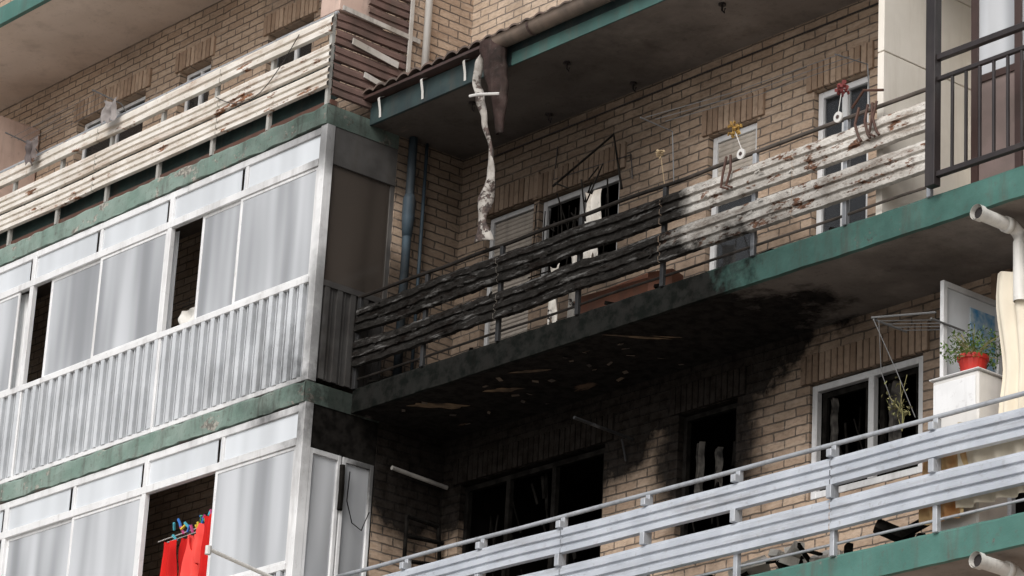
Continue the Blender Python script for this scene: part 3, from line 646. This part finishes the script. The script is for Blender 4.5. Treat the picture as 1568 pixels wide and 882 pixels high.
# ------------------------------------------------------------------ right lower balcony
LW=empty('open_window_leaf'); g=G(); q=G()
def frx(g,x,y0,y1,z0,z1,w=.05,d=.04):
    g.box(x,x+d,y0,y0+w,z0,z1); g.box(x,x+d,y1-w,y1,z0,z1); g.box(x,x+d,y0+w,y1-w,z0,z0+w); g.box(x,x+d,y0+w,y1-w,z1-w,z1)
frx(g,7.2,-.84,-.12,-1.72,-.48); g.done('frame',WHITE,LW,bevel=.004); q.box(7.215,7.22,-.79,-.17,-1.67,-.53); q.done('pane',GLASSF,LW)
q=G(); q.box(7.223,7.228,-.5,-.2,-1.1,-.62); q.done('sticker_poster',POSTER,LW)
frameW=G(); frame(frameW,7.23,8.29,-2.75,-.47,YW+.03,.06,.05,(7.75,)); frameW.done('balcony_door_frame',WHITE,BLD)
PP=empty('potted_plant'); c=Vector((7.61,-.9,-1.42)); g=G(); g.tube([c,c+Vector((0,0,.14)),c+Vector((0,0,.142)),c+Vector((0,0,.175))],[.09,.115,.128,.128],18); g.done('pot',POT,PP,smooth=False)
g=G(); st=G()
for k in range(560):
    a=U(0,6.28); r=U(0,1)**.5; h=U(0,1); p=c+Vector((math.cos(a)*r*.31*(.6+.5*h),math.sin(a)*r*.2,.17+.30*h*(1-.35*r)-.06*r))
    M=Matrix.Translation(p)@Matrix.Rotation(U(0,6.28),4,'Z')@Matrix.Rotation(U(-1.2,1.2),4,'X'); s=U(.014,.028)
    g.add([M@Vector(t) for t in ((0,0,0),(s*.4,s*.7,.004),(0,s*1.8,0),(-s*.4,s*.7,.004))],[(0,1,2,3)])
    if k%12==0: st.tube([c+Vector((0,0,.15)),(c+Vector((0,0,.2))).lerp(p,.5),p],.004,4)
g.done('leaves',LEAF,PP); st.done('stems',LEAFD,PP)
CB=empty('white_cabinet'); g=G(); g.box(7.34,7.82,-1.08,-.72,-2.76,-1.44); g.done('body',CHINA,CB,bevel=.015); g=G(); g.box(7.32,7.84,-1.10,-.70,-1.438,-1.425); g.box(7.36,7.80,-1.092,-1.081,-1.75,-1.48); g.done('top_and_door',WHITE,CB,bevel=.005)
cloth('hanging_blanket',ORANGE,7.35,7.8,-2.65,-1.93,-1.2,3,.03); cloth('hanging_blanket',BEIGE,7.75,8.6,-2.6,-1.9,-1.22,4,.04)
cloth('window_curtain',BEIGE,7.90,8.6,-2.2,-.62,-.95,5,.05); cloth('hanging_clothes',CLOTHW,7.7,8.3,-1.35,-.75,-.6,3,.03)
g=G()
for k in range(4): g.tube([(6.62,-.95+.1*k,-.72),(7.25,-.95+.1*k,-.86)],.004,4)
g.tube([(6.62,-1.0,-.72),(6.62,-.6,-.72)],.009,6); g.tube([(7.25,-1.0,-.86),(7.25,-.6,-.86)],.009,6); g.tube([(6.62,-1.0,-.72),(6.8,-.9,-1.2),(7.0,-.9,-1.62)],.004,5); g.tube([(6.68,-1.0,-.74),(6.62,-.9,-1.15),(6.75,-.9,-1.45)],.0035,5); g.tube([(6.6,-1.0,-.70),(7.3,-1.0,-.82)],.009,6)
g.done('clothes_airer',WIRE)
g=G()
for k in range(70):
    t=R(); p=Vector((6.95-.1*t+U(-.1,.1),-1.0+U(-.06,.06),-1.62+.35*t*U(.2,1))); s=U(.015,.03)
    M=Matrix.Translation(p)@Matrix.Rotation(U(0,6.28),4,'Z')@Matrix.Rotation(U(-1.2,1.2),4,'X')
    g.add([M@Vector(t) for t in ((0,0,0),(s*.5,s*.7,.004),(0,s*1.7,0),(-s*.5,s*.7,.004))],[(0,1,2,3)])
for k in range(7): g.tube([(6.95,-1.0,-1.75),(6.93+U(-.05,.05),-1.0,-1.6),(6.9+U(-.14,.14),-1.0+U(-.05,.05),-1.62+U(.1,.35))],.003,4)
g.done('dry_plant',LEAFD)
# ------------------------------------------------------------------ ground & street
g=G(); g.add([(-400,-400,-11.25),(400,-400,-11.25),(400,400,-11.25),(-400,400,-11.25)],[(0,1,2,3)]); g.done('ground',PAVE)
g=G(); g.box(-60,60,-19,-12,-11.3,-11.24); g.done('road',ASPH)
g=G(); g.box(-60,60,-12,-11.85,-11.3,-11.12); g.box(-60,60,-11.85,-1.85,-11.3,-11.125); g.done('pavement',PAVE)
# ------------------------------------------------------------------ light
w=bpy.data.worlds.new('World'); scn.world=w; w.use_nodes=True; nt=w.node_tree; bg=nt.nodes['Background']
sd=Vector((.40,-.80,.72)).normalized()
sky=nt.nodes.new('ShaderNodeTexSky'); sky.sky_type='NISHITA'; sky.sun_disc=False
sky.sun_elevation=math.asin(sd.z); sky.sun_rotation=math.atan2(sd.x,sd.y); sky.dust_density=3; sky.air_density=1
hs=nt.nodes.new('ShaderNodeHueSaturation'); hs.inputs['Saturation'].default_value=.32
nt.links.new(sky.outputs[0],hs.inputs['Color']); nt.links.new(hs.outputs[0],bg.inputs[0]); bg.inputs[1].default_value=.15
sl=bpy.data.lights.new('sun','SUN'); sl.energy=1.5; sl.angle=math.radians(30); sl.color=(1,.98,.95)
so=bpy.data.objects.new('sun',sl); scn.collection.objects.link(so); so.rotation_euler=sd.to_track_quat('Z','Y').to_euler()
# ------------------------------------------------------------------ camera
L=Vector((-4384,1540,4840)).normalized(); D=Vector((6086,2130,4840)).normalized(); Uv=Vector((742,-13100,4840)).normalized()
D=(D-D.dot(Uv)*Uv).normalized(); X=-(L-L.dot(Uv)*Uv-L.dot(D)*D).normalized()
M=Matrix(((X[0],-X[1],-X[2]),(D[0],-D[1],-D[2]),(Uv[0],-Uv[1],-Uv[2])))
cam=bpy.data.cameras.new('camera'); co=bpy.data.objects.new('camera',cam); scn.collection.objects.link(co)
co.matrix_world=Matrix.Translation((23.42,-18.85,-9.6))@M.to_4x4(); cam.lens=4840/1568*36; cam.sensor_width=36; cam.clip_end=1000; cam.clip_start=.5
scn.camera=co
scn.view_settings.view_transform='Standard'; scn.view_settings.look='None'; scn.view_settings.exposure=0
